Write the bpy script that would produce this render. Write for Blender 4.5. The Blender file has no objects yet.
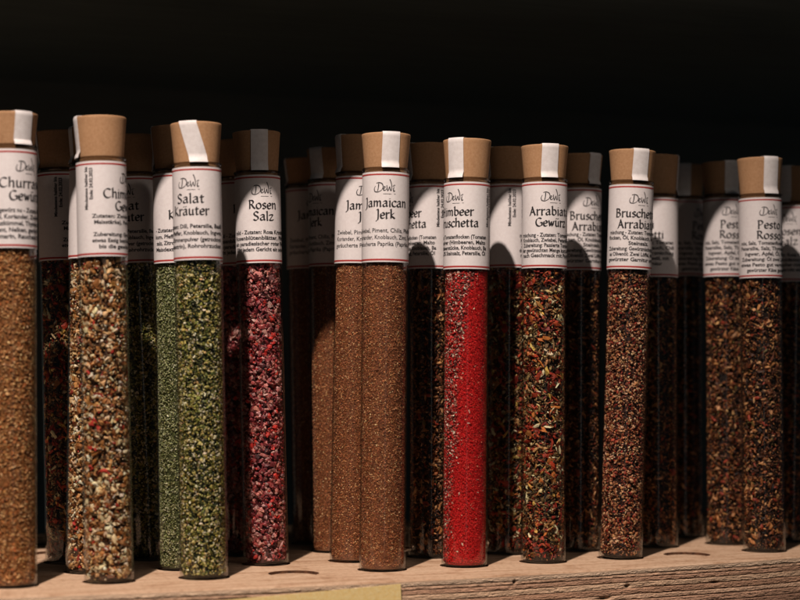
import bpy, math, random
import numpy as np
from mathutils import Matrix, Vector

scene = bpy.context.scene
COL = scene.collection
R_ = math.radians
rng = np.random.default_rng(11)
random.seed(5)

# ---------------------------------------------------------------- camera
CAM = Vector((-0.13076, -0.77356, 0.09517))
YAW, PITCH = 0.385472, 0.039088
cam = bpy.data.cameras.new('camera')
cam_o = bpy.data.objects.new('camera', cam)
COL.objects.link(cam_o)
cam.sensor_width = 36.0
cam.lens = 36.0 * 1744.7 / 800.0
cam.clip_start, cam.clip_end = 0.01, 20.0
cam_o.location = CAM
cam_o.rotation_euler = (math.pi / 2 + PITCH, 0, -YAW)
cam.dof.use_dof = True
cam.dof.focus_distance = 0.845
cam.dof.aperture_fstop = 7.5
scene.camera = cam_o

# ---------------------------------------------------------------- world
w = bpy.data.worlds.new('World'); scene.world = w; w.use_nodes = True
bg = w.node_tree.nodes['Background']
bg.inputs[0].default_value = (0.80, 0.92, 1.0, 1)
bg.inputs[1].default_value = 0.019

# ---------------------------------------------------------------- the main lamp (warm spotlight, high to the left)
lamp = bpy.data.lights.new('spotlight', 'SPOT')
lamp.energy = 125
lamp.color = (1.0, 0.855, 0.77)
lamp.shadow_soft_size = 0.016
lamp.spot_size = R_(42)
lamp.spot_blend = 1.0
lamp_o = bpy.data.objects.new('spotlight', lamp); COL.objects.link(lamp_o)
LP = Vector((-0.344, -0.688, 1.28))
lamp_o.location = LP
lamp_o.rotation_euler = (Vector((0.06, 0.0, 0.10)) - LP).to_track_quat('-Z', 'Y').to_euler()

# dim upright area light added behind the viewer for thin streaks on the glass
strip = bpy.data.lights.new('streak_light', 'AREA'); strip.shape = 'RECTANGLE'
strip.size, strip.size_y = 0.085, 0.30
strip.energy = 0.022; strip.color = (1.0, 0.88, 0.78)
strip_o = bpy.data.objects.new('streak_light', strip); COL.objects.link(strip_o)
strip_o.location = (-0.02, -0.86, 0.055)
strip_o.rotation_euler = (Vector((0.2, 0.0, 0.055)) - strip_o.location).to_track_quat('-Z', 'Y').to_euler()

# weak fill spotlight added at the front right to lift back-row corks and labels
fill = bpy.data.lights.new('fill_spotlight', 'SPOT')
fill.energy = 5.0; fill.color = (1.0, 0.84, 0.72); fill.shadow_soft_size = 0.05
fill.spot_size = R_(22); fill.spot_blend = 1.0
fill_o = bpy.data.objects.new('fill_spotlight', fill); COL.objects.link(fill_o)
fill_o.location = (0.42, -0.90, 1.00)
fill_o.rotation_euler = (Vector((0.22, 0.05, 0.205)) - fill_o.location).to_track_quat('-Z', 'Y').to_euler()

scene.view_settings.view_transform = 'Standard'
scene.view_settings.look = 'None'
scene.view_settings.exposure = 0.0
scene.view_settings.gamma = 1.0
scene.cycles.use_denoising = True
scene.cycles.transparent_max_bounces = 48
scene.cycles.max_bounces = 8
scene.cycles.diffuse_bounces = 1   # keeps the shade between the tubes deep
scene.cycles.sample_clamp_indirect = 4.0

# ================================================================ helpers
def lin(h):
    c = [int(h[i:i + 2], 16) / 255 for i in (0, 2, 4)]
    return [x / 12.92 if x <= .04045 else ((x + .055) / 1.055) ** 2.4 for x in c]

def material(name, base=(.5, .5, .5), rough=.6, spec=.5):
    m = bpy.data.materials.new(name); m.use_nodes = True
    b = m.node_tree.nodes['Principled BSDF']
    b.inputs['Base Color'].default_value = (*base, 1)
    b.inputs['Roughness'].default_value = rough
    b.inputs['Specular IOR Level'].default_value = spec
    return m, m.node_tree.nodes, m.node_tree.links, b

def noise_ramp(N, L, scale, stops, mapping=(1, 1, 1), detail=6, rough=.6, coord='Object'):
    tc = N.new('ShaderNodeTexCoord'); mp = N.new('ShaderNodeMapping')
    mp.inputs['Scale'].default_value = mapping
    n = N.new('ShaderNodeTexNoise'); n.inputs['Scale'].default_value = scale
    n.inputs['Detail'].default_value = detail; n.inputs['Roughness'].default_value = rough
    r = N.new('ShaderNodeValToRGB')
    while len(r.color_ramp.elements) < len(stops): r.color_ramp.elements.new(.5)
    for e, (p, c) in zip(r.color_ramp.elements, stops):
        e.position = p; e.color = (*c, 1)
    L.new(tc.outputs[coord], mp.inputs[0]); L.new(mp.outputs[0], n.inputs['Vector']); L.new(n.outputs[0], r.inputs[0])
    return n, r

def bump(N, L, b, height, strength=.3, dist=.001):
    bp = N.new('ShaderNodeBump'); bp.inputs['Strength'].default_value = strength
    bp.inputs['Distance'].default_value = dist
    L.new(height, bp.inputs['Height']); L.new(bp.outputs[0], b.inputs['Normal'])
    return bp

def mesh_np(name, v, faces, mat=None, smooth=False, col=None, nside=None):
    me = bpy.data.meshes.new(name)
    v = np.ascontiguousarray(v, np.float32)
    if nside:                                   # faces: (n, nside) array
        f = np.ascontiguousarray(faces, np.int32)
        me.vertices.add(len(v)); me.vertices.foreach_set('co', v.ravel())
        me.loops.add(f.size); me.loops.foreach_set('vertex_index', f.ravel())
        me.polygons.add(len(f))
        me.polygons.foreach_set('loop_start', np.arange(0, f.size, nside, dtype=np.int32))
        me.update(calc_edges=True)
    else:
        me.from_pydata([tuple(map(float, p)) for p in v], [], [tuple(int(i) for i in f) for f in faces]); me.update()
    if smooth: me.polygons.foreach_set('use_smooth', np.ones(len(me.polygons), bool))
    else: me.polygons.foreach_set('use_smooth', np.zeros(len(me.polygons), bool))
    if col is not None:
        a = me.color_attributes.new('tint', 'FLOAT_COLOR', 'POINT')
        a.data.foreach_set('color', np.ascontiguousarray(col, np.float32).ravel())
    if mat: me.materials.append(mat)
    if smooth: me.set_sharp_from_angle(angle=R_(38))
    return me

def obj(name, me, parent=None):
    o = bpy.data.objects.new(name, me); COL.objects.link(o)
    if parent is not None: o.parent = parent
    return o

def lathe(name, prof, mat, n=72, smooth=True, jit=0):
    a = np.linspace(0, 2 * math.pi, n, endpoint=False)
    v = []; f = []
    for r, z in prof:
        for t in a: v.append((r * math.cos(t), r * math.sin(t), z))
    m = len(prof)
    for i in range(m - 1):
        for k in range(n):
            k2 = (k + 1) % n
            f.append((i * n + k, i * n + k2, (i + 1) * n + k2, (i + 1) * n + k))
    return mesh_np(name, np.array(v), f, mat, smooth)

# ================================================================ materials
# kraft-coloured pressed cork
m_cork, N, L, b = material('pressed_cork', lin('b98a5c'), .75, .3)
n, r = noise_ramp(N, L, 900, [(.3, lin('aa7f5a')), (.52, lin('b48a64')), (.75, lin('be946e'))], detail=8)
n2, r2 = noise_ramp(N, L, 130, [(.3, (.80, .76, .72)), (.42, (1, 1, 1)), (.75, (1.06, 1.05, 1.04))], mapping=(1, 1, .5), detail=5)
mc = N.new('ShaderNodeMix'); mc.data_type = 'RGBA'; mc.blend_type = 'MULTIPLY'; mc.inputs[0].default_value = .6
L.new(r.outputs[0], mc.inputs[6]); L.new(r2.outputs[0], mc.inputs[7]); L.new(mc.outputs[2], b.inputs['Base Color'])
bump(N, L, b, n.outputs[0], .2, .0002)

m_paper, N, L, b = material('label_paper', lin('e6dedb'), .55, .35)
n, r = noise_ramp(N, L, 700, [(.3, lin('e0d7d4')), (.7, lin('eae3e0'))])
L.new(r.outputs[0], b.inputs['Base Color']); bump(N, L, b, n.outputs[0], .06, .0001)
m_seal, N, L, b = material('seal_paper', lin('e8e2df'), .5, .4)
n, r = noise_ramp(N, L, 500, [(.3, lin('ddd5d1')), (.7, lin('eee8e5'))])
L.new(r.outputs[0], b.inputs['Base Color']); bump(N, L, b, n.outputs[0], .25, .0002)
m_ink, N, L, b = material('black_ink', lin('2b2829'), .6, .3)
m_ink2, N, L, b = material('logo_ink', lin('3c393a'), .6, .3)
m_red, N, L, b = material('red_ink', lin('b03a36'), .55, .3)
m_dred, N, L, b = material('small_red_ink', lin('a04848'), .55, .3)

# thin-walled clear glass: transmits straight through, reflects by its Fresnel curve, greener where seen edge-on
m_glass = bpy.data.materials.new('clear_glass'); m_glass.use_nodes = True
N = m_glass.node_tree.nodes; L = m_glass.node_tree.links; N.clear()
out = N.new('ShaderNodeOutputMaterial'); mix = N.new('ShaderNodeMixShader')
fr = N.new('ShaderNodeFresnel'); fr.inputs['IOR'].default_value = 1.42
tr = N.new('ShaderNodeBsdfTransparent'); gl = N.new('ShaderNodeBsdfGlossy')
gl.inputs['Roughness'].default_value = .09
lw = N.new('ShaderNodeLayerWeight'); lw.inputs[0].default_value = .18
cr = N.new('ShaderNodeValToRGB')
cr.color_ramp.elements[0].color = (.985, .99, .985, 1); cr.color_ramp.elements[0].position = .35
cr.color_ramp.elements[1].color = (.62, .66, .62, 1); cr.color_ramp.elements[1].position = 1
L.new(lw.outputs['Facing'], cr.inputs[0]); L.new(cr.outputs[0], tr.inputs[0])
ge = N.new('ShaderNodeNewGeometry'); ml = N.new('ShaderNodeMapRange')
ml.inputs['To Min'].default_value = 1.42; ml.inputs['To Max'].default_value = 1 / 1.42   # the same air-glass step at both faces of the wall
L.new(ge.outputs['Backfacing'], ml.inputs['Value']); L.new(ml.outputs[0], fr.inputs['IOR'])
L.new(fr.outputs[0], mix.inputs[0]); L.new(tr.outputs[0], mix.inputs[1]); L.new(gl.outputs[0], mix.inputs[2])
L.new(mix.outputs[0], out.inputs[0])

m_burnt, N, L, b = material('scorched_wood', lin('4a3222'), .85, .15)
n, r = noise_ramp(N, L, 500, [(.3, lin('33221a')), (.7, lin('6b4a34'))])
L.new(r.outputs[0], b.inputs['Base Color'])

m_lip = m_glass.copy(); m_lip.name = 'glass_lip'
for nd in m_lip.node_tree.nodes:
    if nd.type == 'VALTORGB':
        nd.color_ramp.elements[0].color = (.50, .46, .42, 1); nd.color_ramp.elements[1].color = (.16, .15, .14, 1)

def spice_mat(name, rough=.6, spec=.35, scale=2500, var=.25):
    m, N, L, b = material(name, (.5, .5, .5), rough, spec)
    at = N.new('ShaderNodeVertexColor'); at.layer_name = 'tint'
    n, r = noise_ramp(N, L, scale, [(.3, (1 - var,) * 3), (.7, (1 + var * .3,) * 3)], detail=3)
    mx = N.new('ShaderNodeMix'); mx.data_type = 'RGBA'; mx.blend_type = 'MULTIPLY'
    mx.inputs[0].default_value = 1
    L.new(at.outputs[0], mx.inputs[6]); L.new(r.outputs[0], mx.inputs[7])
    L.new(mx.outputs[2], b.inputs['Base Color'])
    bump(N, L, b, n.outputs[0], .4, .0002)
    return m
m_spice = spice_mat('dried_spice')
m_crystal = spice_mat('salt_crystal', .5, .4)

# bleached top veneer
m_top, N, L, b = material('bleached_wood_top', lin('d9c1a6'), .7, .25)
n, r = noise_ramp(N, L, 30, [(.25, lin('b89478')), (.5, lin('cbaa8c')), (.75, lin('d8bb9e'))], mapping=(1, 9, 4), detail=9, rough=.65)
n2, r2 = noise_ramp(N, L, 420, [(.38, (.62, .55, .5)), (.5, (1, 1, 1))], detail=5)
mx = N.new('ShaderNodeMix'); mx.data_type = 'RGBA'; mx.blend_type = 'MULTIPLY'; mx.inputs[0].default_value = .55
L.new(r.outputs[0], mx.inputs[6]); L.new(r2.outputs[0], mx.inputs[7]); L.new(mx.outputs[2], b.inputs['Base Color'])
n3, r3 = noise_ramp(N, L, 55, [(.34, (.60, .50, .42)), (.44, (.92, .88, .85)), (.5, (1, 1, 1))], detail=7, rough=.7)
n4, r4 = noise_ramp(N, L, 170, [(.40, (.66, .56, .48)), (.47, (1, 1, 1))], mapping=(.06, 1, 1), detail=4)
m3 = N.new('ShaderNodeMix'); m3.data_type = 'RGBA'; m3.blend_type = 'MULTIPLY'; m3.inputs[0].default_value = .8
m4 = N.new('ShaderNodeMix'); m4.data_type = 'RGBA'; m4.blend_type = 'MULTIPLY'; m4.inputs[0].default_value = .55
L.new(mx.outputs[2], m3.inputs[6]); L.new(r3.outputs[0], m3.inputs[7]); L.new(m3.outputs[2], m4.inputs[6]); L.new(r4.outputs[0], m4.inputs[7])
L.new(m4.outputs[2], b.inputs['Base Color'])
bump(N, L, b, n2.outputs[0], .3, .0004)

# rough-sawn laminated front edge (tint carried by the plies)
m_edge, N, L, b = material('sawn_plywood_edge', (.4, .25, .18), .85, .15)
at = N.new('ShaderNodeVertexColor'); at.layer_name = 'tint'
n, r = noise_ramp(N, L, 260, [(.3, (.55, .48, .45)), (.5, (.95, .93, .92)), (.7, (1.15, 1.12, 1.1))], mapping=(.12, 1, 3), detail=8, rough=.75)
mx = N.new('ShaderNodeMix'); mx.data_type = 'RGBA'; mx.blend_type = 'MULTIPLY'; mx.inputs[0].default_value = .8
L.new(at.outputs[0], mx.inputs[6]); L.new(r.outputs[0], mx.inputs[7]); L.new(mx.outputs[2], b.inputs['Base Color'])
bump(N, L, b, n.outputs[0], .45, .0004)

m_dark, N, L, b = material('dark_board', lin('667068'), .8, .2)
n, r = noise_ramp(N, L, 12, [(.3, lin('606865')), (.7, lin('6a726f'))], mapping=(1, 1, 8))
L.new(r.outputs[0], b.inputs['Base Color'])

m_dark2, N, L, b = material('black_stained_board', lin('565e5a'), .85, .2)
n, r = noise_ramp(N, L, 14, [(.3, lin('545e5b')), (.7, lin('606a67'))], mapping=(1, 8, 1))
L.new(r.outputs[0], b.inputs['Base Color'])

m_card, N, L, b = material('yellow_card', lin('dcb660'), .75, .25)
n, r = noise_ramp(N, L, 800, [(.35, lin('fad68c')), (.65, lin('ffe4a4'))], detail=6)
L.new(r.outputs[0], b.inputs['Base Color']); bump(N, L, b, n.outputs[0], .4, .0003)

# ================================================================ setting: board, upper shelf, back wall
S = 0.04326
def edge_y(x): return -0.0455 + 0.36 * (x - 0.17) ** 2 if -0.3 < x < .6 else -0.0455 + .36 * min(abs(x - .17), .45) ** 2

# (name, kind, x, y, lean deg, z of label top, z of cork top)   metres*1000
TUBES = [
 # key, spice, x, y, lean, zt, zc, title azimuth, seal azimuth, spice spin
 ('coarse_tan',   'tan',    0.7,   3.0, -0.6, 190.7, 207.3,  40,  30),
 ('chunky_cream', 'chunky', 43.7,  2.2, -1.5, 187.1, 207.8,  76, -80),
 ('green_herb',   'herb',   87.1,  0.7, -1.3, 186.3, 207.1, -18, -20),
 ('brown_fine',   'brown',  173.8, -.6,  0.5, 187.6, 206.5,   0,  13),
 ('red_powder',   'red',    216.6, 0.0,  0.5, 184.7, 205.9, -32, -30),
 ('mixed_flake',  'flake',  259.8, 1.2,  0.4, 186.6, 205.2,  20,  15),
 ('russet_mix',   'russet', 303.9, 2.7,  2.0, 187.0, 205.0,  25,  24),
 ('dark_mix',     'dark',   390.0, 3.7, -0.2, 183.9, 205.2,  27,  32),
 ('chunky2',      'chunky', 43.3, 42.6,  0.2, 189.3, 208.2,  84, 100),
 ('herb2',        'seed',   86.9, 38.8, -1.1, 187.4, 210.6,  26,  80),
 ('rose_salt',    'rose',   130.3, 43.3, -1.5, 188.8, 210.7,  14,   8),
 ('brown2',       'brown',  173.8, 40.5,  0.9, 189.9, 210.6,  25, 110),
 ('darkflake2',   'dark',   217.2, 43.3,  0.0, 188.0, 209.2, -72, 100),
 ('flake2',       'flake',  260.3, 43.3,  0.3, 189.8, 209.2, 120, 100),
 ('russet2',      'dark',   302.1, 43.3,  0.4, 189.3, 207.6,  37,  47),
 ('spag',         'dark',   349.1, 43.3,  0.3, 185.9, 209.3, -38,  95),
 ('dark2',        'dark',   392.2, 43.3,  0.0, 187.5, 207.5,  25,  25),
 ('right_edge',   'dark',   434.8, 43.3,  1.2, 184.6, 206.6, -22, -35),
 ('chunky3',      'flake',  42.2, 86.5, -1.6, 191.0, 212.0, 100,  90),
 ('herb3',        'herb',   83.3, 86.5, -2.9, 190.5, 212.0,  -22,  90),
 ('rose3',        'rose',   132.9, 86.5, -1.1, 190.5, 212.0,  20,  90),
 ('brown3',       'brown',  180.7, 86.5, -0.7, 191.5, 209.9, -45, -40),
 ('dark3',        'dark',   392.1, 86.5,  0.3, 190.3, 210.6,  60,   0),
 ('brown4',       'brown',  184.2, 129.8, -1.1, 192.9, 209.7,  30, 90),
]
HOLES = {}
for i in range(-2, 13):
    for j in range(0, 6):
        HOLES[(i, j)] = (i * S, j * S)
for t in TUBES:
    x, y = t[2] / 1000, t[3] / 1000
    HOLES[(round(x / S), round(y / S))] = (x, y)
HOLES[(3, 0)] = (0.1298, 0.0)
HOLES[(8, 0)] = (0.3425, 0.0025)
HR, HD = 0.01155, 0.0013

def board_top():
    v = []; f = []; bt = []
    n = 64
    for (i, j), (cx, cy) in HOLES.items():
        x0, x1, y0, y1 = (i - .5) * S, (i + .5) * S, (j - .5) * S, (j + .5) * S
        base = len(v)
        ring = []
        for k in range(n):
            t = 2 * math.pi * k / n
            c, s = math.cos(t), math.sin(t)
            m = max(abs(c), abs(s))
            sx, sy = c / m, s / m
            px = (x0 + x1) / 2 + sx * S / 2; py = (y0 + y1) / 2 + sy * S / 2
            v.append((px, py, 0))
        wob = rng.normal(0, .00005, n)
        for rr, zz in ((HR + .0003, 0), (HR + .00005, -.0002), (HR, -HD), (HR * .9, -HD)):
            for k in range(n):
                t = 2 * math.pi * k / n
                v.append((cx + (rr + wob[k]) * math.cos(t), cy + (rr + wob[k]) * math.sin(t), zz))
        c_ = len(v); v.append((cx, cy, -HD))
        for L_ in range(4):
            for k in range(n):
                k2 = (k + 1) % n
                a = base + L_ * n
                f.append((a + k, a + k2, a + n + k2, a + n + k)[::-1]); bt.append(2 if L_ in (1, 2) else 0)
        for k in range(n):
            f.append((base + 4 * n + k, base + 4 * n + (k + 1) % n, c_)[::-1]); bt.append(0)
    return v, f, bt
vt, ft, bt_ = board_top()

def vnoise(x, y, seed, oct=4):
    out = np.zeros(np.broadcast(x, y).shape); amp = 1; tot = 0
    g = np.random.default_rng(seed)
    for o in range(oct):
        T = g.random((256, 256))
        X = x * 2 ** o; Y = y * 2 ** o
        xi = np.floor(X).astype(int); yi = np.floor(Y).astype(int)
        fx = X - xi; fy = Y - yi
        fx = fx * fx * (3 - 2 * fx); fy = fy * fy * (3 - 2 * fy)
        a = T[xi % 256, yi % 256]; b_ = T[(xi + 1) % 256, yi % 256]
        c = T[xi % 256, (yi + 1) % 256]; d = T[(xi + 1) % 256, (yi + 1) % 256]
        out += amp * ((a * (1 - fx) + b_ * fx) * (1 - fy) + (c * (1 - fx) + d * fx) * fy)
        tot += amp; amp *= .55
    return out / tot

def board_front():
    xs = np.linspace(-2.5 * S, 12.5 * S, 1500)
    xs = np.sort(xs)
    Rr = .0009
    # parametrise from cell edge over the top strip, round nose, then down
    prof = []
    for t in np.linspace(0, 1, 14)[:-1]: prof.append(('top', t))
    for t in np.linspace(0, 1, 9): prof.append(('nose', t))
    for t in np.linspace(0, 1, 190)[1:]: prof.append(('face', t))
    X = np.repeat(xs[:, None], len(prof), 1)
    ey = np.array([edge_y(x) for x in xs]) + .0009 * (vnoise(xs * 25, xs * 0, 3, 3) - .5) * 1.2
    Y = np.zeros_like(X); Z = np.zeros_like(X); C = np.zeros(X.shape + (3,))
    H = .046
    seams = [.0030, .0046, .0068, .0096, .0126, .0150, .0182, .0215, .025, .0285, .032, .0355, .0395, .043]
    tones = ['e6c8aa', 'd0aa8c', 'c29a7e', 'dab898', 'bc9478', 'd4b092', 'c69e82', 'ba9278', 'd2ae90', 'c09a80', 'd4b092', 'c29a7e', 'd2ae90', 'bc9478', 'c09a80']
    tones = [np.array(lin(t)) for t in tones]
    wav = (vnoise(xs * 14, xs * 0 + 3.3, 9, 3) - .5) * .0007
    for j, (kind, t) in enumerate(prof):
        if kind == 'top':
            y0 = -.5 * S
            Y[:, j] = y0 + (ey + Rr - y0) * t; Z[:, j] = 0
            C[:, j] = lin('d9c1a6')
        elif kind == 'nose':
            a = t * math.pi / 2
            Y[:, j] = ey + Rr - Rr * math.sin(a); Z[:, j] = -Rr + Rr * math.cos(a)
            C[:, j] = lin('d2b294')
        else:
            d = Rr + (H - Rr) * t ** 1.25
            zz = -d
            dd = d + wav * min(1, d / .004)
            fib = vnoise(xs * 300, dd * 2600, 21, 4) - .5
            fine = vnoise(xs * 1500, dd * 3400, 22, 2) - .5
            big = vnoise(xs * 30, dd * 420, 23, 3) - .5
            gro = np.zeros_like(xs)
            idx = np.zeros(len(xs), int)
            for si, s_ in enumerate(seams):
                wd = .00028 if si else .0004
                st = .15 + 1.3 * vnoise(xs * 22, xs * 0 + si * 7.1, 31 + si, 3)
                gro += st * np.exp(-((dd - s_) / wd) ** 2)
                idx = np.where(dd > s_, si + 1, idx)
            Y[:, j] = ey + .00055 * gro * .8 + .0005 * fib * min(1, (d - Rr) / .001) + .0003 * fine - .0003 * big * min(1, (d - Rr) / .002)
            Y[:, j] = np.maximum(Y[:, j], ey - .0006)
            Z[:, j] = zz + .0002 * fib
            tn = np.array(tones)[np.clip(idx, 0, len(tones) - 1)]
            patch = vnoise(xs * 9, dd * 130, 77, 3) - .5
            k = (.92 + .35 * big + .9 * fib + .5 * fine + .55 * patch)[:, None]
            glue = np.clip(gro, 0, 1)[:, None]
            C[:, j] = tn * k * (1 - .5 * glue)
            for hx, hd, hw, hh in ((.2835, .0085, .0014, .0009), (.2700, .0135, .0030, .0006), (.222, .0035, .0007, .0008), (.335, .0095, .0020, .0005), (.06, .006, .002, .0006)):
                pit = np.exp(-(((xs - hx) / hw) ** 2 + ((d - hd) / hh) ** 2))
                Y[:, j] += .0018 * pit; C[:, j] *= (1 - .6 * pit)[:, None]
    nx, ny = X.shape
    V = np.stack([X, Y, Z], -1).reshape(-1, 3)
    I = np.arange(nx * ny).reshape(nx, ny)
    F = np.stack([I[:-1, :-1], I[:-1, 1:], I[1:, 1:], I[1:, :-1]], -1).reshape(-1, 4)
    Cc = np.concatenate([np.clip(C, 0, 1), np.ones(X.shape + (1,))], -1).reshape(-1, 4)
    ntop = 13 + 6
    mi = np.zeros((nx - 1, ny - 1), np.int32); mi[:, ntop:] = 1
    return V, F, Cc, mi.ravel()

V, F, Cc, mi = board_front()
# one mesh: drilled top + sawn front + plain underside/back
nv = len(V)
vt = np.array(vt)
x0, x1, y1, zb = -2.5 * S, 12.5 * S, 5.5 * S, -.046
yb = -.03
box = np.array([(x0, y1, 0), (x1, y1, 0), (x1, y1, zb), (x0, y1, zb), (x0, yb, zb), (x1, yb, zb), (x0, yb, 0), (x1, yb, 0)])
allv = np.concatenate([V, vt, box])
me = bpy.data.meshes.new('wooden_shelf')
polys = [tuple(q) for q in F.tolist()] + [tuple(i + nv for i in q[::-1]) for q in ft]
o_ = nv + len(vt)
polys += [(o_, o_ + 3, o_ + 2, o_ + 1)[::-1], (o_ + 3, o_ + 4, o_ + 5, o_ + 2)[::-1], (o_, o_ + 6, o_ + 4, o_ + 3), (o_ + 1, o_ + 2, o_ + 5, o_ + 7)]
me.from_pydata(allv.tolist(), [], polys); me.update()
me.materials.append(m_top); me.materials.append(m_edge); me.materials.append(m_burnt)
mi_all = np.zeros(len(me.polygons), np.int32); mi_all[:len(F)] = mi; mi_all[len(F):len(F) + len(ft)] = bt_; mi_all[-4:] = 1
me.polygons.foreach_set('material_index', mi_all)
sm = np.zeros(len(me.polygons), bool); sm[:len(F)] = mi == 0
me.polygons.foreach_set('use_smooth', sm)
a = me.color_attributes.new('tint', 'FLOAT_COLOR', 'POINT')
ca = np.ones((len(allv), 4), np.float32) * [.35, .22, .15, 1]; ca[:nv] = Cc
a.data.foreach_set('color', ca.astype(np.float32).ravel())
shelf = obj('wooden_shelf', me); shelf['kind'] = 'structure'

def box_mesh(name, a, b_, mat, bev=0):
    x0, y0, z0 = a; x1, y1, z1 = b_
    v = np.array([(x0, y0, z0), (x1, y0, z0), (x1, y1, z0), (x0, y1, z0), (x0, y0, z1), (x1, y0, z1), (x1, y1, z1), (x0, y1, z1)])
    f = [(0, 3, 2, 1), (4, 5, 6, 7), (0, 1, 5, 4), (1, 2, 6, 5), (2, 3, 7, 6), (3, 0, 4, 7)]
    return mesh_np(name, v, f, mat)
up = obj('upper_shelf', box_mesh('upper_shelf', (x0, -.038, .2915), (x1 + .2, .4195, .312), m_dark2)); up['kind'] = 'structure'
bw = obj('back_wall', box_mesh('back_wall', (-1.0, .42, -.4), (1.6, .44, .9), m_dark)); bw['kind'] = 'structure'

# ================================================================ tube geometry shared by all
RO, RI = .0110, .01048
GH = .1893                  # glass height (at label top .187)
prof = [(0, 0), (.0085, 0), (.0098, .0002), (.0106, .0009), (.0110, .0022), (.0110, .0026), (.0110, .004), (.0110, GH - .004), (.0110, GH - .0022), (.0110, GH - .0014), (.01125, GH - .0011),
        (.01142, GH - .0008), (.01145, GH - .0005), (.01135, GH - .0001), (.0110, GH + .0001), (.01065, GH - .0003), (RI, GH - .0010), (RI, GH - .0020), (RI, GH - .004),
        (RI, .0050), (RI, .0036), (RI, .0028), (.0101, .0019), (.0092, .0014), (0, .0012)]
me_glass = lathe('glass_tube', prof, m_glass, 96)
me_glass.materials.append(m_lip)
for p_ in me_glass.polygons:            # thicker fire-polished lip, tinted dark to stand in for refraction at the edge
    if p_.center.z > GH - .00125 and math.hypot(p_.center.x, p_.center.y) > .0105: p_.material_index = 1

CZ = GH  # cork: outside above the rim, tapering into the neck
def cork_mesh(top):
    h = top - GH
    pr = [(0, top), (.0110, top), (.01158, top - .0001), (.01172, top - .0003), (.01176, top - .0007)]
    for t in np.linspace(.12, 1, 10): pr.append((.01174 - (.01174 - .01022) * t, top - h * t))
    pr += [(.01008, GH - .001), (.01000, GH - .009), (.0096, GH - .0095), (0, GH - .0095)]
    return lathe('cork', pr[::-1], m_cork, 96)

def cork_r(z, top):
    t = min(1, max(.0, (top - z) / (top - GH)))
    return .01174 - (.01174 - .01022) * t

def seal_mesh(top, slant, width=.0085, half=True):
    """paper band glued over the cork: down one side, across the top, down the other"""
    v = []; f = []; th = .00013
    path = []
    zend = GH - .0002
    n1 = 14
    for t in np.linspace(0, 1, n1):        # front side rising
        z = zend + (top - .0006 - zend) * t
        path.append(('s', z, 1))
    for t in np.linspace(1, -1 if half else .1, 9): path.append(('t', t, 0))
    for t in (np.linspace(1, 0, n1) if half else ()):
        z = zend + (top - .0006 - zend) * t
        path.append(('s', z, -1))
    m = 9
    rows = []
    for kind, q, side in path:
        row = []
        for i in range(m):
            u = (i / (m - 1) - .5) * width
            if kind == 's':
                rr = cork_r(q, top) + .0002
                if q < GH + .0014: rr = max(rr, .01162 if q < GH + .0006 else .0113)
                uu = u + slant * (top - q) * side
                a_ = uu / rr
                p = (rr * math.sin(a_), -side * rr * math.cos(a_), q)
                nrm = (math.sin(a_), -side * math.cos(a_), 0)
            else:
                rr = .0116
                p = (u, -q * math.sqrt(max(0, rr * rr - u * u)), top + .0002)
                nrm = (0, 0, 1)
            row.append((p, nrm))
        rows.append(row)
    k = 0
    for row in rows:
        for p, nm in row:
            v.append(p); v.append(tuple(p[i] + nm[i] * th for i in range(3)))
    def id_(a, b_, s): return (a * m + b_) * 2 + s
    for a_ in range(len(rows) - 1):
        for b_ in range(m - 1):
            f.append((id_(a_, b_, 1), id_(a_, b_ + 1, 1), id_(a_ + 1, b_ + 1, 1), id_(a_ + 1, b_, 1)))
            f.append((id_(a_, b_, 0), id_(a_ + 1, b_, 0), id_(a_ + 1, b_ + 1, 0), id_(a_, b_ + 1, 0)))
        for b_ in (0, m - 1):
            f.append((id_(a_, b_, 0), id_(a_, b_, 1), id_(a_ + 1, b_, 1), id_(a_ + 1, b_, 0)))
    for a_ in (0, len(rows) - 1):
        for b_ in range(m - 1):
            f.append((id_(a_, b_, 0), id_(a_, b_ + 1, 0), id_(a_, b_ + 1, 1), id_(a_, b_, 1)))
    return mesh_np('seal_strip', np.array(v), f, m_seal, True)

# ---- label: paper sheet wound round the glass
RL = .01122
LT, LH = .1870, .0422
def ring_sheet(name, z0, z1, r0, r1, mat, span=352, n=110, center=180):
    a = np.radians(np.linspace(center - span / 2, center + span / 2, n)) - math.pi
    v = []; f = []
    for t in a:
        c, s = math.sin(t), -math.cos(t)
        v += [(r1 * c, r1 * s, z0), (r1 * c, r1 * s, z1), (r0 * c, r0 * s, z1), (r0 * c, r0 * s, z0)]
    for k in range(n - 1):
        p, q = 4 * k, 4 * k + 4
        for i in range(4):
            j = (i + 1) % 4
            f.append((p + i, q + i, q + j, p + j))
    f.append((0, 1, 2, 3)); e = 4 * (n - 1); f.append((e + 3, e + 2, e + 1, e))
    return mesh_np(name, np.array(v), f, mat, False)
me_label = ring_sheet('paper_label', LT - LH, LT, .01103, RL, m_paper)
me_borders = [ring_sheet('red_border', LT - .0016, LT - .0009, RL + .00001, RL + .00005, m_red),
              ring_sheet('red_border', LT - LH + .0007, LT - LH + .0015, RL + .00001, RL + .00005, m_red)]

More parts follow.
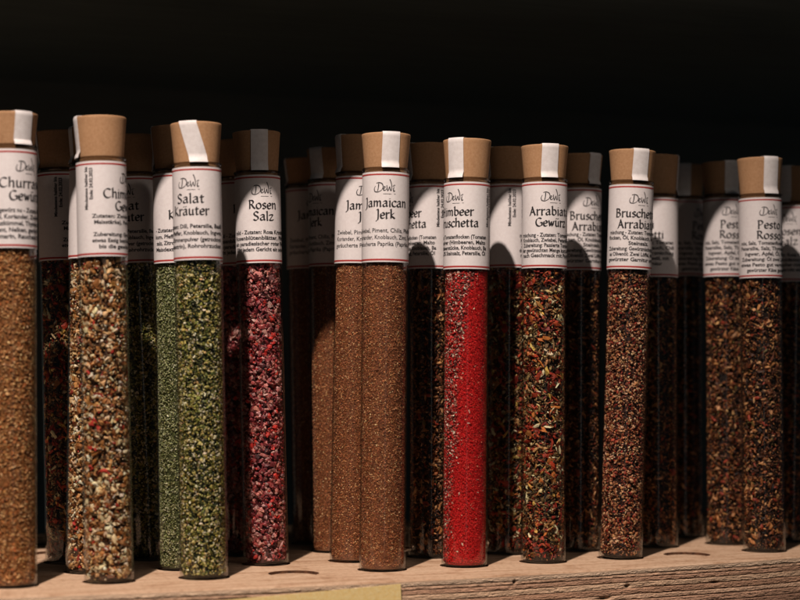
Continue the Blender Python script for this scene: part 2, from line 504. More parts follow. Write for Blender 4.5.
# ---- broad-nib lettering
def arc(cx, cy, rx, ry, a0, a1, n=10):
    return [(cx + rx * math.cos(R_(a0 + (a1 - a0) * i / n)), cy + ry * math.sin(R_(a0 + (a1 - a0) * i / n))) for i in range(n + 1)]
G = {   # strokes on an x-height of 1, caps 1.55
 'a': (.92, [[(.12, .82), (.3, 1.0), (.55, 1.0), (.66, .85), (.66, .2), (.74, .03), (.88, .1)], [(.66, .62), (.35, .58), (.12, .38), (.14, .1), (.36, 0), (.66, .22)]]),
 'b': (.98, [[(.04, 1.5), (.18, 1.55), (.18, .08)], arc(.48, .5, .36, .5, 150, -160, 14)]),
 'c': (.82, [arc(.48, .5, .4, .5, 40, 325, 14)]),
 'e': (.86, [[(.14, .5), (.74, .58), (.74, .78), (.6, .97), (.4, 1.0), (.16, .8), (.1, .45), (.2, .12), (.45, 0), (.78, .14)]]),
 'g': (.9, [arc(.42, .55, .32, .43, 0, 360, 14), [(.74, 1.0), (.74, -.2), (.6, -.48), (.3, -.52), (.08, -.35)]]),
 'h': (1.0, [[(.04, 1.5), (.18, 1.55), (.18, 0)], [(.2, .7), (.42, .98), (.62, 1.0), (.76, .8), (.76, 0), (.9, .03)]]),
 'i': (.42, [[(.06, .95), (.2, 1.0), (.2, .05), (.34, .02)], [(.17, 1.36), (.25, 1.46)]]),
 'k': (.95, [[(.04, 1.5), (.18, 1.55), (.18, 0)], [(.7, 1.0), (.2, .5), (.5, .25), (.84, -.02)]]),
 'l': (.42, [[(.04, 1.5), (.18, 1.55), (.18, .05), (.34, .02)]]),
 'm': (1.5, [[(.04, .95), (.18, 1.0), (.18, 0)], [(.2, .7), (.4, .98), (.56, 1.0), (.7, .82), (.7, 0)], [(.72, .7), (.92, .98), (1.08, 1.0), (1.22, .82), (1.22, .05), (1.38, .03)]]),
 'n': (1.0, [[(.04, .95), (.18, 1.0), (.18, 0)], [(.2, .7), (.42, .98), (.6, 1.0), (.76, .8), (.76, .05), (.92, .03)]]),
 'o': (.96, [arc(.46, .5, .38, .5, 20, 380, 18)]),
 'p': (.98, [[(.04, .95), (.18, 1.0), (.18, -.55)], arc(.48, .5, .36, .5, 150, -160, 14)]),
 'r': (.72, [[(.04, .95), (.18, 1.0), (.18, 0), (.3, .0)], [(.2, .66), (.4, .95), (.56, 1.0), (.68, .9)]]),
 's': (.74, [[(.62, .84), (.46, 1.0), (.24, .98), (.14, .78), (.26, .58), (.5, .46), (.62, .26), (.5, .04), (.26, 0), (.1, .14)]]),
 't': (.66, [[(.26, 1.32), (.26, .2), (.36, .02), (.6, .1)], [(.02, .96), (.6, 1.0)]]),
 'u': (1.0, [[(.04, .97), (.18, 1.0), (.18, .25), (.32, .02), (.55, .04), (.74, .3)], [(.74, 1.0), (.74, .1), (.92, .02)]]),
 'w': (1.3, [[(.04, .98), (.18, .95), (.38, .02), (.64, .85)], [(.64, .9), (.84, .02), (1.14, 1.0)]]),
 'z': (.8, [[(.08, .82), (.12, .97), (.68, .97), (.1, .04), (.7, .04), (.74, .2)]]),
 'A': (1.2, [[(.0, 0), (.14, .05), (.58, 1.5)], [(.5, 1.6), (1.0, .1), (1.16, .02)], [(.26, .55), (.84, .55)]]),
 'B': (1.1, [[(.06, 1.5), (.2, 1.52), (.2, 0)], [(.2, 1.52), (.6, 1.5), (.78, 1.2), (.6, .88), (.25, .82)], [(.4, .84), (.8, .72), (.92, .4), (.74, .06), (.3, 0), (.08, .02)]]),
 'C': (1.25, [arc(.68, .76, .62, .76, 48, 318, 20)]),
 'G': (1.35, [arc(.68, .76, .62, .76, 50, 335, 20), [(1.2, .66), (1.2, .1)], [(.86, .68), (1.26, .68)]]),
 'H': (1.3, [[(.2, 1.55), (.2, 0)], [(1.0, 1.55), (1.0, 0)], [(.2, .8), (1.0, .82)], [(.06, 1.53), (.32, 1.55)], [(.9, 0), (1.14, .02)]]),
 'J': (.72, [[(.16, 1.5), (.46, 1.55), (.46, .1), (.34, -.32), (.06, -.42)]]),
 'K': (1.15, [[(.06, 1.5), (.2, 1.55), (.2, 0)], [(.92, 1.5), (.24, .78), (.6, .4), (1.08, -.04)]]),
 'P': (1.05, [[(.06, 1.5), (.2, 1.52), (.2, 0), (.34, 0)], [(.1, 1.5), (.6, 1.54), (.88, 1.2), (.7, .78), (.28, .68)]]),
 'R': (1.15, [[(.06, 1.5), (.2, 1.52), (.2, 0)], [(.1, 1.5), (.58, 1.54), (.82, 1.2), (.62, .86), (.26, .78)], [(.5, .8), (.8, .3), (1.08, .02)]]),
 'S': (.98, [[(.84, 1.3), (.62, 1.54), (.34, 1.52), (.18, 1.2), (.34, .9), (.66, .7), (.82, .4), (.66, .06), (.34, 0), (.1, .2)]]),
}
G['ä'] = (G['a'][0], G['a'][1] + [[(.16, 1.34), (.28, 1.52)], [(.52, 1.34), (.64, 1.52)]])
G['ü'] = (G['u'][0], G['u'][1] + [[(.22, 1.34), (.34, 1.52)], [(.6, 1.34), (.72, 1.52)]])

def smooth_path(P, sub=5):
    if len(P) < 3: return [(P[0][0] + (P[-1][0] - P[0][0]) * t, P[0][1] + (P[-1][1] - P[0][1]) * t) for t in np.linspace(0, 1, 5)]
    out = []
    Q = [P[0]] + list(P) + [P[-1]]
    for i in range(1, len(Q) - 2):
        p0, p1, p2, p3 = map(np.array, Q[i - 1:i + 3])
        # chordal guard: keep corners from ballooning
        for t in np.linspace(0, 1, sub, endpoint=False):
            h = .5 * ((2 * p1) + (-p0 + p2) * t + (2 * p0 - 5 * p1 + 4 * p2 - p3) * t * t + (-p0 + 3 * p1 - 3 * p2 + p3) * t ** 3)
            l = p1 + (p2 - p1) * t
            out.append(tuple(h * .75 + l * .25))
    out.append(P[-1])
    return out

class Flat:
    """flat lettering in label millimetres, later wrapped on the cylinder"""
    def __init__(s): s.v = []; s.f = []
    def stroke(s, P, nib=.3, thin=.1, ang=35):
        n = (math.cos(R_(ang)) * nib / 2, math.sin(R_(ang)) * nib / 2)
        b0 = len(s.v)
        for i, p in enumerate(P):
            a = P[max(0, i - 1)]; c = P[min(len(P) - 1, i + 1)]
            d = (c[0] - a[0], c[1] - a[1]); l = math.hypot(*d) or 1
            pr = (-d[1] / l, d[0] / l)
            sg = 1 if pr[0] * n[0] + pr[1] * n[1] >= 0 else -1
            o = (n[0] + pr[0] * thin / 2 * sg, n[1] + pr[1] * thin / 2 * sg)
            s.v += [(p[0] + o[0], p[1] + o[1]), (p[0] - o[0], p[1] - o[1])]
        for i in range(len(P) - 1):
            k = b0 + 2 * i
            s.f.append((k, k + 1, k + 3, k + 2))
    def word(s, txt, cx, base, xh, width=None, nib=.23, thin=.10):
        adv = sum(G[c][0] if c != ' ' else .6 for c in txt) + .06 * (len(txt) - 1)
        sx = (width / adv) if width else xh
        x = cx - adv * sx / 2
        for c in txt:
            if c == ' ': x += .6 * sx; continue
            gw, st = G[c]
            for q in st:
                P = [(x + px * sx, base + py * xh) for px, py in smooth_path(q)]
                s.stroke(P, nib * xh, thin * xh)
            x += (gw + .06) * sx
    def font(s, txt, x0, base, size, width, rot=False, offset=.012, align='L'):
        cu = bpy.data.curves.new('t', 'FONT'); cu.body = txt; cu.size = 1; cu.resolution_u = 2
        cu.offset = offset; cu.fill_mode = 'FRONT'
        o = bpy.data.objects.new('t', cu); COL.objects.link(o)
        dg = bpy.context.evaluated_depsgraph_get(); dg.update()
        me = bpy.data.meshes.new_from_object(o.evaluated_get(dg))
        n = len(me.vertices); co = np.empty(n * 3, np.float32); me.vertices.foreach_get('co', co); co = co.reshape(-1, 3)
        fs = [tuple(p.vertices) for p in me.polygons]
        bpy.data.objects.remove(o); bpy.data.curves.remove(cu); bpy.data.meshes.remove(me)
        wd = co[:, 0].max() - co[:, 0].min()
        sx = width / wd if width else size
        X = (co[:, 0] - co[:, 0].min()) * sx; Y = co[:, 1] * size
        if align == 'C': X -= wd * sx / 2
        b0 = len(s.v)
        for a, c in zip(X, Y):
            s.v.append((x0 - c, base + a) if rot else (x0 + a, base + c))
        s.f += [tuple(b0 + i for i in q) for q in fs]
    def wrap(s, name, mat, dr=.00007):
        v = np.array(s.v) / 1000.0
        r = RL + dr
        a = v[:, 0] / RL
        # every stroke a hair above the last so no two overlap in one plane
        P = np.stack([r * np.sin(a), -r * np.cos(a), LT + v[:, 1]], 1)
        return mesh_np(name, P, s.f, mat)

def logo():
    F = Flat(); k = dict(nib=.3, thin=.2, ang=50)
    def st(P, **q):
        kk = dict(k); kk.update(q)
        F.stroke([(x * 1.0, -9.6 + y) for x, y in smooth_path(P, 7)], **kk)
    st([(-3.4, 4.1), (-3.5, 2.2), (-3.9, .5)], nib=.5)
    st([(-5.0, 2.9), (-5.6, 1.6), (-5.2, .3), (-3.6, .1), (-1.9, 1.0), (-1.2, 2.6), (-1.8, 4.0), (-3.2, 4.5), (-4.5, 4.2)])
    st([(-1.3, 1.5), (-.4, 1.9), (-.3, 2.5), (-.9, 2.5), (-1.2, 1.6), (-.8, .8), (0, 1.0), (.5, 1.7)])
    st([(.5, 3.2), (.7, 1.5), (1.1, .6), (1.8, 2.6), (2.1, 1.3), (2.6, .7), (2.9, 2.6), (2.5, 4.6), (1.9, 6.0)])
    st([(3.9, 2.4), (3.7, 1.3), (3.9, .5), (4.5, .7)], nib=.45)
    st([(3.9, 3.3), (4.1, 3.6)], nib=.6)
    st([(3.4, 2.9), (4.0, 3.0), (4.6, 3.4)], thin=.1)
    F.stroke([(-1.2, -10.4), (0, -10.42), (2, -10.45), (4.8, -10.4)], nib=.12, thin=.12, ang=70)
    return F.wrap('printed_logo', m_ink2)
me_logo = logo()

LAB = {
 'churrasco': (('Churrasco', 26, 'Gewürz', 17), ['Grillgewürz nu - Zutaten: Chili, Salz', 'mehl, Koriander, Zwiebel, Knobl', 'Kreuzkümmel, Thymian, Majoran', 'Piment, Nelken, geräucherte Pap', 'Rosmarin, Rauchsalz, Lorbeer'], 2.8, 2.2),
 'chimi': (('Chimichurri', 28, 'Gewürz', 17), ['Zutaten: Zwiebel, Tomaten, Öl', 'Maisstärke), Petersilie, Salz, Chili', '', 'Zubereitung: Gewürzmischung mit', 'etwas Essig beträufeln und anrühren', 'bis die gewünschte Schärfe'], 2.7, 2.0),
 'salat': (('Salat', 13.6, 'Kräuter', 18.2), ['- Zutaten: Dill, Petersilie, Basili', 'kum, Pfeffer, Knoblauch, Ingwer,', 'salz, Zitronenpulver (getrocknet', 'Maisdextrin), Rohrohrzucker.'], 3.0, 2.15),
 'rosen': (('Rosen', 14.6, 'Salz', 10.6), ['mild - Zutaten: Rosa Kristallsalz', 'Rosenblütenblätter, Pfeffer', 'ein paradiesischer roter Pfeffer', 'Gibt jedem Gericht ein schönes'], 2.75, 2.2),
 'jamaican': (('Jamaican', 22.5, 'Jerk', 9.6), ['Zwiebel, Piment, Chilis, Pfeffer', 'Koriander, Knoblauch, Zimt, Tee', 'geräucherte Paprika (Paprika, Öl'], 3.15, 2.35),
 'himbeer': (('Himbeer', 19.5, 'Bruschetta', 24.5), ['- Zutaten: Tomatenflocken (Tomaten', 'fleischpulver (Himbeeren, Malto', 'dem Himbeerstücke, Knoblauch, Ba', 'silikum, 2% Steinsalz, Petersilie, Öl'], 2.65, 2.2),
 'arrabiata': (('Arrabiata', 23.5, 'Gewürz', 16.6), ['mischung - Zutaten: Tomaten, Chili', 'Knoblauch, Zwiebel, Petersilie, Salz', 'Zubereitung: Passierte Tomaten mit', 'der gewünschten Menge kurz anbraten', 'nach Geschmack mit Parmesan'], 2.5, 2.2),
 'bruarr': (('Bruschetta', 25.5, 'Arrabiata', 23), ['mischung - Zutaten: Tomaten, Chili', 'flocken, Öl, Knoblauch, Basilikum', 'Steinsalz.', 'Zubereitung: Gewürzmischung mit etw', 'as Olivenöl: Zwei Löffel, mit etwas', 'gewürzter Garnitur servieren'], 2.7, 2.2),
 'pesto': (('Pesto', 13.5, 'Rosso', 14.5), ['mix, Salz, Tomatenflocken, Chili', 'Petersilie, Salz, Thymian, Basil', 'Ingwer, Apfel, Öl, Pinien', 'Zubereitung: Öl zwei Löffel mit', 'etwas Pesto gut verrührt und', 'gewürzter Käse gerieben'], 2.85, 2.2),
 'spaghetti': (('Chili', 12, 'Spaghetti', 22), ['mischung - Zutaten: Tomaten', 'flocken, Öl, Knoblauch, Chili', 'Zubereitung: Gewürzmischung', 'zwei Löffel Olivenöl, mit', 'gewürzter Garnitur'], 2.8, 2.2),
}
VERT = {'chimi': -21.3, 'himbeer_back': 17.5, 'arrabiata': -22.0, 'salat': 28, 'himbeer': 19}
LM = {}
for key, ((w1, wd1, w2, wd2), lines, lh, sz) in LAB.items():
    F_ = Flat()
    F_.word(w1, 0, -16.4, 2.65, wd1)
    F_.word(w2, 0, -21.9, 2.65, wd2)
    me_t = F_.wrap('title_lettering', m_ink)
    F_ = Flat()
    y = {'salat': -27.8, 'rosen': -28.4, 'jamaican': -28.4, 'himbeer': -27.6, 'arrabiata': -27, 'churrasco': -27, 'chimi': -25.2}.get(key, -24.9)
    for ln in lines:
        if ln:
            full = 39.0 if key == 'chimi' else 35.0
            wdt = full * min(1, len(ln) / 31.0) if len(ln) < 27 else full * random.uniform(.94, 1.0)
            F_.font(ln, 0, y, sz * 1.22, wdt, align='C', offset=.012 if key == 'jamaican' else .028)
        y -= lh
    me_s = F_.wrap('small_print', m_ink)
    F_ = Flat(); vx = VERT.get(key, -24)
    F_.font('Mindestens haltbar bis', vx, -21.5, 2.2, 19, rot=True, offset=.03)
    F_.font('Ende: 24.02.2023', vx + 2.5, -17, 2.3, 14, rot=True, offset=.03)
    me_v = F_.wrap('date_print', m_ink)
    LM[key] = (me_t, me_s, me_v)

# ================================================================ spices
PHI = (1 + 5 ** .5) / 2
ico_v = np.array([(-1, PHI, 0), (1, PHI, 0), (-1, -PHI, 0), (1, -PHI, 0), (0, -1, PHI), (0, 1, PHI), (0, -1, -PHI), (0, 1, -PHI), (PHI, 0, -1), (PHI, 0, 1), (-PHI, 0, -1), (-PHI, 0, 1)]) / math.hypot(1, PHI)
ico_f = np.array([(0, 11, 5), (0, 5, 1), (0, 1, 7), (0, 7, 10), (0, 10, 11), (1, 5, 9), (5, 11, 4), (11, 10, 2), (10, 7, 6), (7, 1, 8), (3, 9, 4), (3, 4, 2), (3, 2, 6), (3, 6, 8), (3, 8, 9), (4, 9, 5), (2, 4, 11), (6, 2, 10), (8, 6, 7), (9, 8, 1)])
oct_v = np.array([(1, 0, 0), (-1, 0, 0), (0, 1, 0), (0, -1, 0), (0, 0, 1), (0, 0, -1)], float)
oct_f = np.array([(0, 2, 4), (2, 1, 4), (1, 3, 4), (3, 0, 4), (2, 0, 5), (1, 2, 5), (3, 1, 5), (0, 3, 5)])

def rand_rot(n, g):
    q = g.normal(size=(n, 4)); q /= np.linalg.norm(q, axis=1)[:, None]
    w_, x, y, z = q.T
    return np.stack([1 - 2 * (y * y + z * z), 2 * (x * y - z * w_), 2 * (x * z + y * w_),
                     2 * (x * y + z * w_), 1 - 2 * (x * x + z * z), 2 * (y * z - x * w_),
                     2 * (x * z - y * w_), 2 * (y * z + x * w_), 1 - 2 * (x * x + y * y)], 1).reshape(n, 3, 3)

ZB, ZT = .0022, .1500
def pick(pal, n, g):
    cs = np.array([lin(h) for h, _ in pal]); ws = np.array([w_ for _, w_ in pal], float); ws /= ws.sum()
    c = cs[g.choice(len(cs), n, p=ws)]
    return np.clip(c * g.uniform(.72, 1.22, (n, 1)) * g.uniform(.93, 1.07, (n, 3)), 0, 1)

def grains(n, smin, smax, pal, g, fine=False, asp=(.45, 1.0), zfun=None, ang=None, strata=None, depth=.0004, pw=2.2, jag=(.55, 1.25)):
    """grains lying against the inside of the glass; returns verts, faces, colours"""
    tv, tf = (oct_v, oct_f) if fine else (ico_v, ico_f)
    th = g.uniform(0, 2 * math.pi, n) if ang is None else ang(n, g)
    z = g.uniform(ZB + smax * .4, ZT, n)
    if zfun is not None:
        keep = zfun(th, z); th, z = th[keep], z[keep]; n = len(z)
    size = smin + (smax - smin) * g.random(n) ** pw
    sc = np.stack([np.ones(n), g.uniform(asp[0], asp[1], n), g.uniform(asp[0] * .6, asp[1] * .8, n)], 1) * size[:, None] / 2
    P = tv[None] * g.uniform(jag[0], jag[1], (n, len(tv), 1)) * sc[:, None, :]
    P = np.einsum('nij,nkj->nki', rand_rot(n, g), P)
    # axes: x radial, y tangential, z up
    ext = P[:, :, 0].max(1)
    r = RI - .0001 - ext - g.random(n) * depth
    X = r[:, None] + P[:, :, 0]; Y = P[:, :, 1]; Z = z[:, None] + P[:, :, 2]
    rad = np.hypot(X, Y); lim = RI - .00008
    k = np.minimum(1, lim / rad); X, Y = X * k, Y * k
    Z = np.maximum(Z, .0021)
    lowR = np.where(Z < .0032, RI - .0007, RI); k = np.minimum(1, lowR / np.hypot(X, Y)); X, Y = X * k, Y * k
    c, s = np.cos(th)[:, None], np.sin(th)[:, None]
    V = np.stack([X * c - Y * s, X * s + Y * c, Z], -1).reshape(-1, 3)
    Fc = (tf[None] + (np.arange(n) * len(tv))[:, None, None]).reshape(-1, 3)
    if strata is None: col = pick(pal, n, g)
    else:
        which = strata(th, z); col = np.zeros((n, 3))
        for i in range(len(pal)):
            m_ = which == i
            if m_.sum(): col[m_] = pick(pal[i], int(m_.sum()), g)
    C = np.repeat(np.concatenate([col, np.ones((n, 1))], 1), len(tv), 0)
    return V, Fc, C

def core(rad, cols, g, n=96, m=260):
    """the packed filling behind the outermost grains"""
    a = np.linspace(0, 2 * math.pi, n, endpoint=False); zs = np.linspace(ZB, ZT, m)
    cs = np.array([lin(h) for h in cols])
    V = np.stack([np.broadcast_to(rad * np.cos(a)[None], (m, n)), np.broadcast_to(rad * np.sin(a)[None], (m, n)), np.broadcast_to(zs[:, None], (m, n))], -1).reshape(-1, 3)
    I = np.arange(n * m).reshape(m, n); J = np.roll(I, -1, 1)
    t = np.concatenate([np.stack([I[:-1], J[:-1], J[1:]], -1).reshape(-1, 3), np.stack([I[:-1], J[1:], I[1:]], -1).reshape(-1, 3)])
    # caps
    b0 = len(V); V = np.concatenate([V, [(0, 0, ZB), (0, 0, ZT)]])
    k = np.arange(n); k2 = (k + 1) % n
    t = np.concatenate([t, np.stack([k2, k, np.full(n, b0)], -1), np.stack([(m - 1) * n + k, (m - 1) * n + k2, np.full(n, b0 + 1)], -1)])
    c = cs[g.integers(0, len(cs), len(V))] * g.uniform(.7, 1.2, (len(V), 1))
    return V, t, np.concatenate([np.clip(c, 0, 1), np.ones((len(V), 1))], 1)

def join(name, parts, mat):
    vs, fs, cs = [], [], []; o = 0
    for v, f, c in parts:
        vs.append(v); fs.append(f + o); cs.append(c); o += len(v)
    return mesh_np(name, np.concatenate(vs), np.concatenate(fs), mat, False, np.concatenate(cs), nside=3)

def make_spice(kind):
    g = np.random.default_rng(sum(map(ord, kind)))
    if kind == 'tan':
        pal = [('d49c62', 5), ('bc7f48', 4), ('e6b67e', 3), ('9c6232', 3), ('c8743a', 2), ('6e4020', 2)]
        return join('spice_filling', [core(RI - .0010, ['a0683a', '8a5628'], g), grains(11000, .0008, .0024, pal, g, depth=.0005), grains(9000, .0004, .0009, pal, g, fine=True, depth=.0003)], m_spice)
    if kind == 'chunky':
        pal = [('f2d8ac', 5), ('e2b67c', 5), ('cc8e54', 4), ('a46834', 3.5), ('7c4820', 2.5), ('b83426', 1.3), ('fcecd0', 2), ('94602c', 2), ('4e3618', 1.5)]
        return join('spice_filling', [core(RI - .0022, ['4a2e18', '3c2412', '5c3a20'], g), grains(2400, .0018, .0042, pal, g, asp=(.3, .9), depth=.0016, pw=1.3, jag=(.4, 1.35)), grains(1900, .0022, .0060, pal, g, asp=(.25, .85), depth=.0006, pw=1.4, jag=(.4, 1.35)), grains(3200, .0007, .0014, pal, g, depth=.0010)], m_spice)
    if kind == 'herb':
        pal = [('bcac5e', 4), ('969244', 4), ('6c7232', 3.5), ('dac884', 3.5), ('f4e6c0', 3.5), ('40441c', 4), ('262c12', 3), ('dcac74', .8), ('b09848', 2)]
        return join('spice_filling', [core(RI - .0018, ['2c3014', '22260e'], g), grains(6000, .0010, .0022, pal, g, asp=(.35, .9), depth=.0012), grains(7500, .0011, .0028, pal, g, asp=(.35, .9), depth=.0006), grains(5000, .0005, .0010, pal, g, fine=True, depth=.0007)], m_spice)
    if kind == 'seed':
        pal = [('b4b47c', 5), ('ccca98', 5), ('949658', 4), ('6c7040', 3), ('464a26', 2), ('e4e0b8', 2)]
        return join('spice_filling', [core(RI - .0011, ['4c5028', '3c4020'], g), grains(26000, .0006, .0014, pal, g, asp=(.35, .7), depth=.0005)], m_spice)
    if kind == 'rose':
        pal = [[('b04a48', 4), ('cc7c72', 4), ('8e3436', 3.5), ('dca094', 3), ('5c1c20', 2.5), ('dc4034', 1.6), ('a87470', 3)],
               [('9c4044', 4), ('7c2c32', 4), ('c0786e', 3), ('d43a34', 1.5), ('d8a098', 2.4), ('481a1e', 2.5)]]
        st = lambda th, z: (np.sin(z * 260 + np.sin(th * 2)) > 0).astype(int)
        return join('spice_filling', [core(RI - .0024, ['54181e', '461418'], g), grains(2600, .0018, .0042, pal, g, asp=(.45, 1), strata=st, depth=.0016), grains(2300, .0024, .0056, pal, g, asp=(.45, 1), strata=st, depth=.0007), grains(3800, .0007, .0015, pal, g, strata=st, depth=.0012)], m_crystal)
    if kind == 'brown':
        pal = [('be7246', 6), ('a05a38', 5), ('dc9a64', 3.5), ('7a442a', 4), ('f8c890', 1.6), ('582e18', 2)]
        return join('spice_filling', [core(RI - .0006, ['84502e', '744226'], g), grains(36000, .0006, .0013, pal, g, fine=True, depth=.0004)], m_spice)
    if kind == 'red':
        def bound(z):       # mixed flakes fill one side, thinning towards the base
            t = np.clip((z - .002) / .148, 0, 1)
            return -.80 + .95 * t ** 1.15 + .05 * np.sin(z * 120) + .04 * np.sin(z * 330 + 1) + np.where(t > .88, (t - .88) * 9, 0)
        def left(th, z, soft):  # the tube's own -Y side faces the front of the shelf
            d = bound(z) + soft * g.normal(size=len(th)) * .5 - np.cos(th)
            return (d > 0) | (np.sin(th) > .6)
        def fl(th, z): return left(th, z, .26) | (g.random(len(th)) < .035)
        def pw(th, z): return ~left(th, z, .22) | (g.random(len(th)) < .07)
        red = [('ec1c1c', 8), ('d41418', 4), ('f43a2c', 2)]
        pal = [('c49c88', 3), ('a4584c', 4), ('dc302c', 7), ('6c3024', 3), ('ecd0b8', 3), ('b82420', 5), ('3c1c14', 2), ('d88870', 1)]
        specks = [('f07058', 3), ('e8a080', 1), ('a81010', 2)]
        V_, T_, C_ = core(RI - .0010, ['dc181a', 'd01418', 'e01e1c'], g)
        k_ = np.clip((bound(V_[:, 2]) - np.cos(np.arctan2(V_[:, 1], V_[:, 0]))) / .3 + .5 + .3 * g.normal(size=len(V_)), 0, 1)[:, None]
        C_[:, :3] = C_[:, :3] * (1 - k_) + np.array(lin('6c1c16')) * k_
        return join('spice_filling', [(V_, T_, C_), grains(70000, .0005, .0009, red, g, fine=True, depth=.00025, zfun=pw),
                    grains(1500, .0005, .0011, specks, g, fine=True, zfun=pw, depth=0), grains(17000, .0009, .0028, pal, g, asp=(.2, .8), zfun=fl, depth=.0003, pw=1.8)], m_spice)
    if kind == 'flake':
        pal = [[('b07844', 4), ('80502a', 4), ('543418', 4), ('a88850', 2), ('c04424', 2), ('e4c88c', 2), ('2c2010', 4)],
               [('a8341c', 4), ('c85c30', 2), ('742014', 4), ('4c2010', 4), ('e8c078', 1), ('362812', 3)],
               [('745a34', 4), ('94744a', 3), ('4a3a1c', 4), ('b88c58', 2.5), ('a43c22', 2), ('e4cc98', 1.5), ('241a10', 3)]]
        nz = g.integers(0, 3, 26)
        st = lambda th, z: nz[np.clip(((z + .002 * np.sin(th * 1.5)) * 165).astype(int), 0, 25)]
        big = [('e0b458', 1.2), ('ecdcb0', 2), ('a83a20', 4), ('d07838', 2), ('882414', 4), ('94602c', 1)]
        return join('spice_filling', [core(RI - .0024, ['281608', '1e1108', '341e10'], g), grains(950, .0026, .0074, big, g, asp=(.18, .7), jag=(.4, 1.4), pw=1.6, depth=.0003), grains(3000, .0014, .0042, pal, g, asp=(.22, .7), strata=st, depth=.0018), grains(2600, .0018, .0054, pal, g, asp=(.15, .6), strata=st, depth=.0008, pw=1.5),
                    grains(4500, .0006, .0013, pal, g, strata=st, depth=.0012)], m_spice)
    if kind == 'russet':
        pal = [[('cc8c5a', 4), ('e8b488', 4), ('945034', 4), ('602a1a', 4), ('aa3626', 2), ('f0cca0', 2), ('30180e', 3)],
               [('a86a44', 4), ('7a4228', 4), ('d09a6c', 4), ('962c20', 2), ('2c1a10', 4)],
               [('a8442e', 3), ('c88054', 3), ('6c3422', 3), ('e4ac80', 2.4), ('38201a', 3)]]
        nz = g.integers(0, 3, 40)
        st = lambda th, z: nz[np.clip(((z + .003 * np.sin(th)) * 240).astype(int), 0, 39)]
        return join('spice_filling', [core(RI - .0018, ['34190e', '281409'], g), grains(6000, .0010, .0022, pal, g, asp=(.4, .95), strata=st, depth=.0012), grains(7000, .0011, .0028, pal, g, asp=(.4, .95), strata=st, depth=.0006), grains(5000, .0005, .0010, pal, g, fine=True, strata=st, depth=.0008)], m_spice)
    # dark mixed flakes
    pal = [('94562e', 4), ('6a3a20', 5), ('c08450', 3), ('482614', 5), ('9c3c24', 1.6), ('22140c', 4), ('dca470', 1.6), ('6a5a30', 1)]
    return join('spice_filling', [core(RI - .0024, ['24140a', '1c0f07'], g), grains(3200, .0014, .0038, pal, g, asp=(.22, .65), depth=.0018), grains(2500, .0020, .0058, pal, g, asp=(.18, .6), depth=.0008, pw=1.5, jag=(.4, 1.35)), grains(4500, .0006, .0012, pal, g, depth=.0014)], m_spice)

SP = {}
INFO = {  # label kind, label text, group
 'coarse_tan':   ('churrasco', 'corked glass tube of coarse tan spice, cut off at the left edge'),
 'chunky_cream': ('chimi', 'front corked tube of chunky cream and tan flakes with red bits'),
 'green_herb':   ('salat', 'front corked tube of yellow green chopped herbs under a slanting white seal strip'),
 'brown_fine':   ('jamaican', 'front corked tube of fine orange brown powder above the right end of the yellow card'),
 'red_powder':   ('himbeer', 'corked tube of bright red powder with mixed flakes down its left side'),
 'mixed_flake':  ('arrabiata', 'front tube of coarse red, olive and yellow flakes right of the bright red one'),
 'russet_mix':   ('bruarr', 'front tube of russet and tan granules, leaning right beside a black gap'),
 'dark_mix':     ('pesto', 'front tube of coarse dark brown flakes, rightmost of the front row'),
 'chunky2':      ('chimi', 'tube half hidden behind the chunky cream one, a lit sliver of pale flakes showing'),
 'herb2':        ('salat', 'tube of fine pale grey green herbs right behind the yellow green herb tube'),
 'rose_salt':    ('rosen', 'corked tube of crimson and pink salt crystals left of an empty hole in the shelf'),
 'brown2':       ('jamaican', 'second brown powder tube, directly behind the front one, its cork in shade'),
 'darkflake2':   ('himbeer', 'dark tube between the front brown powder tube and the bright red one'),
 'flake2':       ('arrabiata', 'dark flake tube with upright label print, just right of the bright red one'),
 'russet2':      ('bruarr', 'shaded tube between the mixed red olive flakes and the leaning russet one'),
 'spag':         ('spaghetti', 'tube standing close behind the leaning russet one, to its right, label half shaded'),
 'dark2':        ('pesto', 'dark brown flake tube behind the rightmost front one, same label wording'),
 'right_edge':   ('rosen', 'corked tube at the far right, cut off by the edge of the photo'),
 'chunky3':      ('chimi', 'unlit dark tube in the gap between the coarse tan and the chunky cream one'),
 'herb3':        ('salat', 'unlit dark tube between the chunky cream one and the pale grey green herbs'),
 'rose3':        ('rosen', 'unlit dark tube just left of the crimson salt crystals, barely showing'),
 'brown3':       ('jamaican', 'third brown powder tube, left of the two lit ones, its label in shade'),
 'dark3':        ('pesto', 'unlit dark tube with grey seal strip in the wide gap left of the dark flakes'),
 'brown4':       ('jamaican', 'dim farthest back tube, just left of the three brown powder tubes'),
}

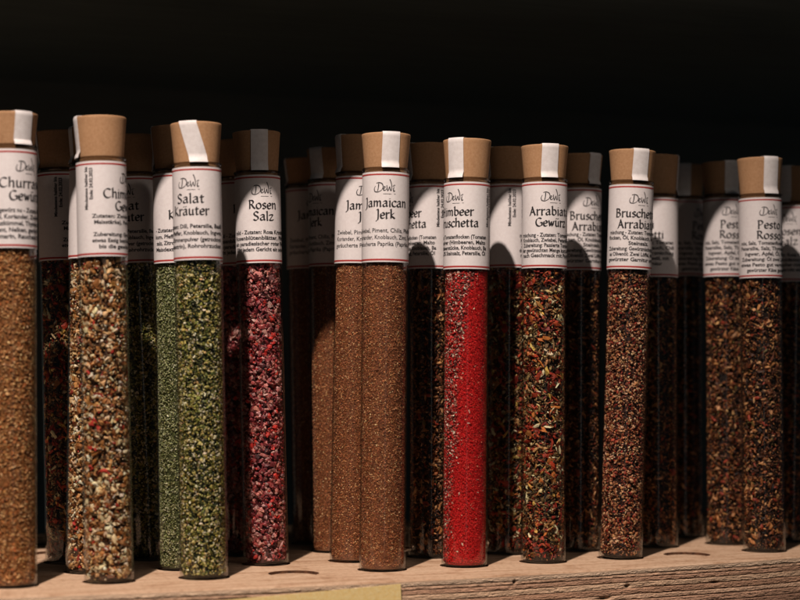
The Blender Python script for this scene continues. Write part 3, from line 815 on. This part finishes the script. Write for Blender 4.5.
def make_tube(t, idx):
    key, spice, x, y, lean, zt, zc, taz, saz = t
    x, y, zt, zc = x / 1000, y / 1000, zt / 1000, zc / 1000
    kind, text = INFO[key]
    root = bpy.data.objects.new('spice_tube', None); root.empty_display_size = .01
    COL.objects.link(root)
    root['label'] = text; root['category'] = 'spice tube'; root['group'] = 'corked glass spice tubes standing on the shelf'
    sz = (zt + .0001) / LT
    # lean sideways (in the plane that faces the viewer's side of the shelf)
    fwd = Vector((math.sin(YAW), math.cos(YAW), 0))
    lm = Matrix.Rotation(R_(lean), 4, -fwd) if False else Matrix.Rotation(R_(lean), 4, fwd)
    lift = RO * abs(math.sin(R_(lean))) * .8
    root.matrix_world = Matrix.Translation((x, y, -HD + .00005 + lift)) @ lm @ Matrix.Diagonal((1, 1, sz * (1 + HD / LT), 1))
    tc = Vector((CAM.x - x, CAM.y - y, 0)).normalized()
    rt = Vector((-tc.y, tc.x, 0))
    def zrot(phi):
        d = tc * math.cos(R_(phi)) + rt * math.sin(R_(phi))
        return math.atan2(d.x, -d.y)
    obj('glass_tube', me_glass, root)
    if spice not in SP: SP[spice] = make_spice(spice)
    sp = obj('spice_filling', SP[spice], root)
    sp.rotation_euler[2] = zrot(0) + (0 if spice == 'red' else idx * 1.3)
    top = zc / (sz * (1 + HD / LT)) + HD
    c = obj('cork', cork_mesh(top), root); c.rotation_euler[2] = idx * 2.1
    if abs(saz) < 90 or True:
        slant = .28 if key == 'green_herb' else random.uniform(-.03, .03)
        s = obj('seal_strip', seal_mesh(top, slant, .0085, key != 'chunky_cream'), root); s.rotation_euler[2] = zrot(saz)
    lb = obj('paper_label', me_label, root); lb.rotation_euler[2] = zrot(taz)
    for b_ in me_borders: obj('red_border', b_, lb)
    obj('printed_logo', me_logo, lb)
    for me_ in LM[kind]: obj(me_.name.split('.')[0], me_, lb)
    return root
for i, t in enumerate(TUBES): make_tube(t, i)

# ================================================================ yellow card stuck on the sawn edge
def card():
    Wd, Hh, T = .13, .032, .0004
    nx, nz = 40, 10
    v = []; f = []
    for i in range(nx + 1):
        for j in range(nz + 1):
            u = -Wd * i / nx; q = -Hh * j / nz
            bend = .0003 * math.sin(u * 60) * (1 - j / nz)
            v.append((u, -T + bend, q)); v.append((u, bend, q))
    def I(i, j, s): return (i * (nz + 1) + j) * 2 + s
    for i in range(nx):
        for j in range(nz):
            f.append((I(i, j, 0), I(i + 1, j, 0), I(i + 1, j + 1, 0), I(i, j + 1, 0)))
            f.append((I(i, j, 1), I(i, j + 1, 1), I(i + 1, j + 1, 1), I(i + 1, j, 1)))
        for j in (0, nz): f.append((I(i, j, 0), I(i, j, 1), I(i + 1, j, 1), I(i + 1, j, 0)))
    for j in range(nz):
        for i in (0, nx): f.append((I(i, j, 0), I(i, j + 1, 0), I(i, j + 1, 1), I(i, j, 1)))
    return mesh_np('price_card', np.array(v), f, m_card)
cd = obj('price_card', card())
cd.location = (.1645, edge_y(.16) - .0010, -.0012)
cd.rotation_euler = (0, R_(-2.3), R_(-.4))
cd['label'] = 'blank yellow card strip stuck to the sawn front edge of the shelf'; cd['category'] = 'card'
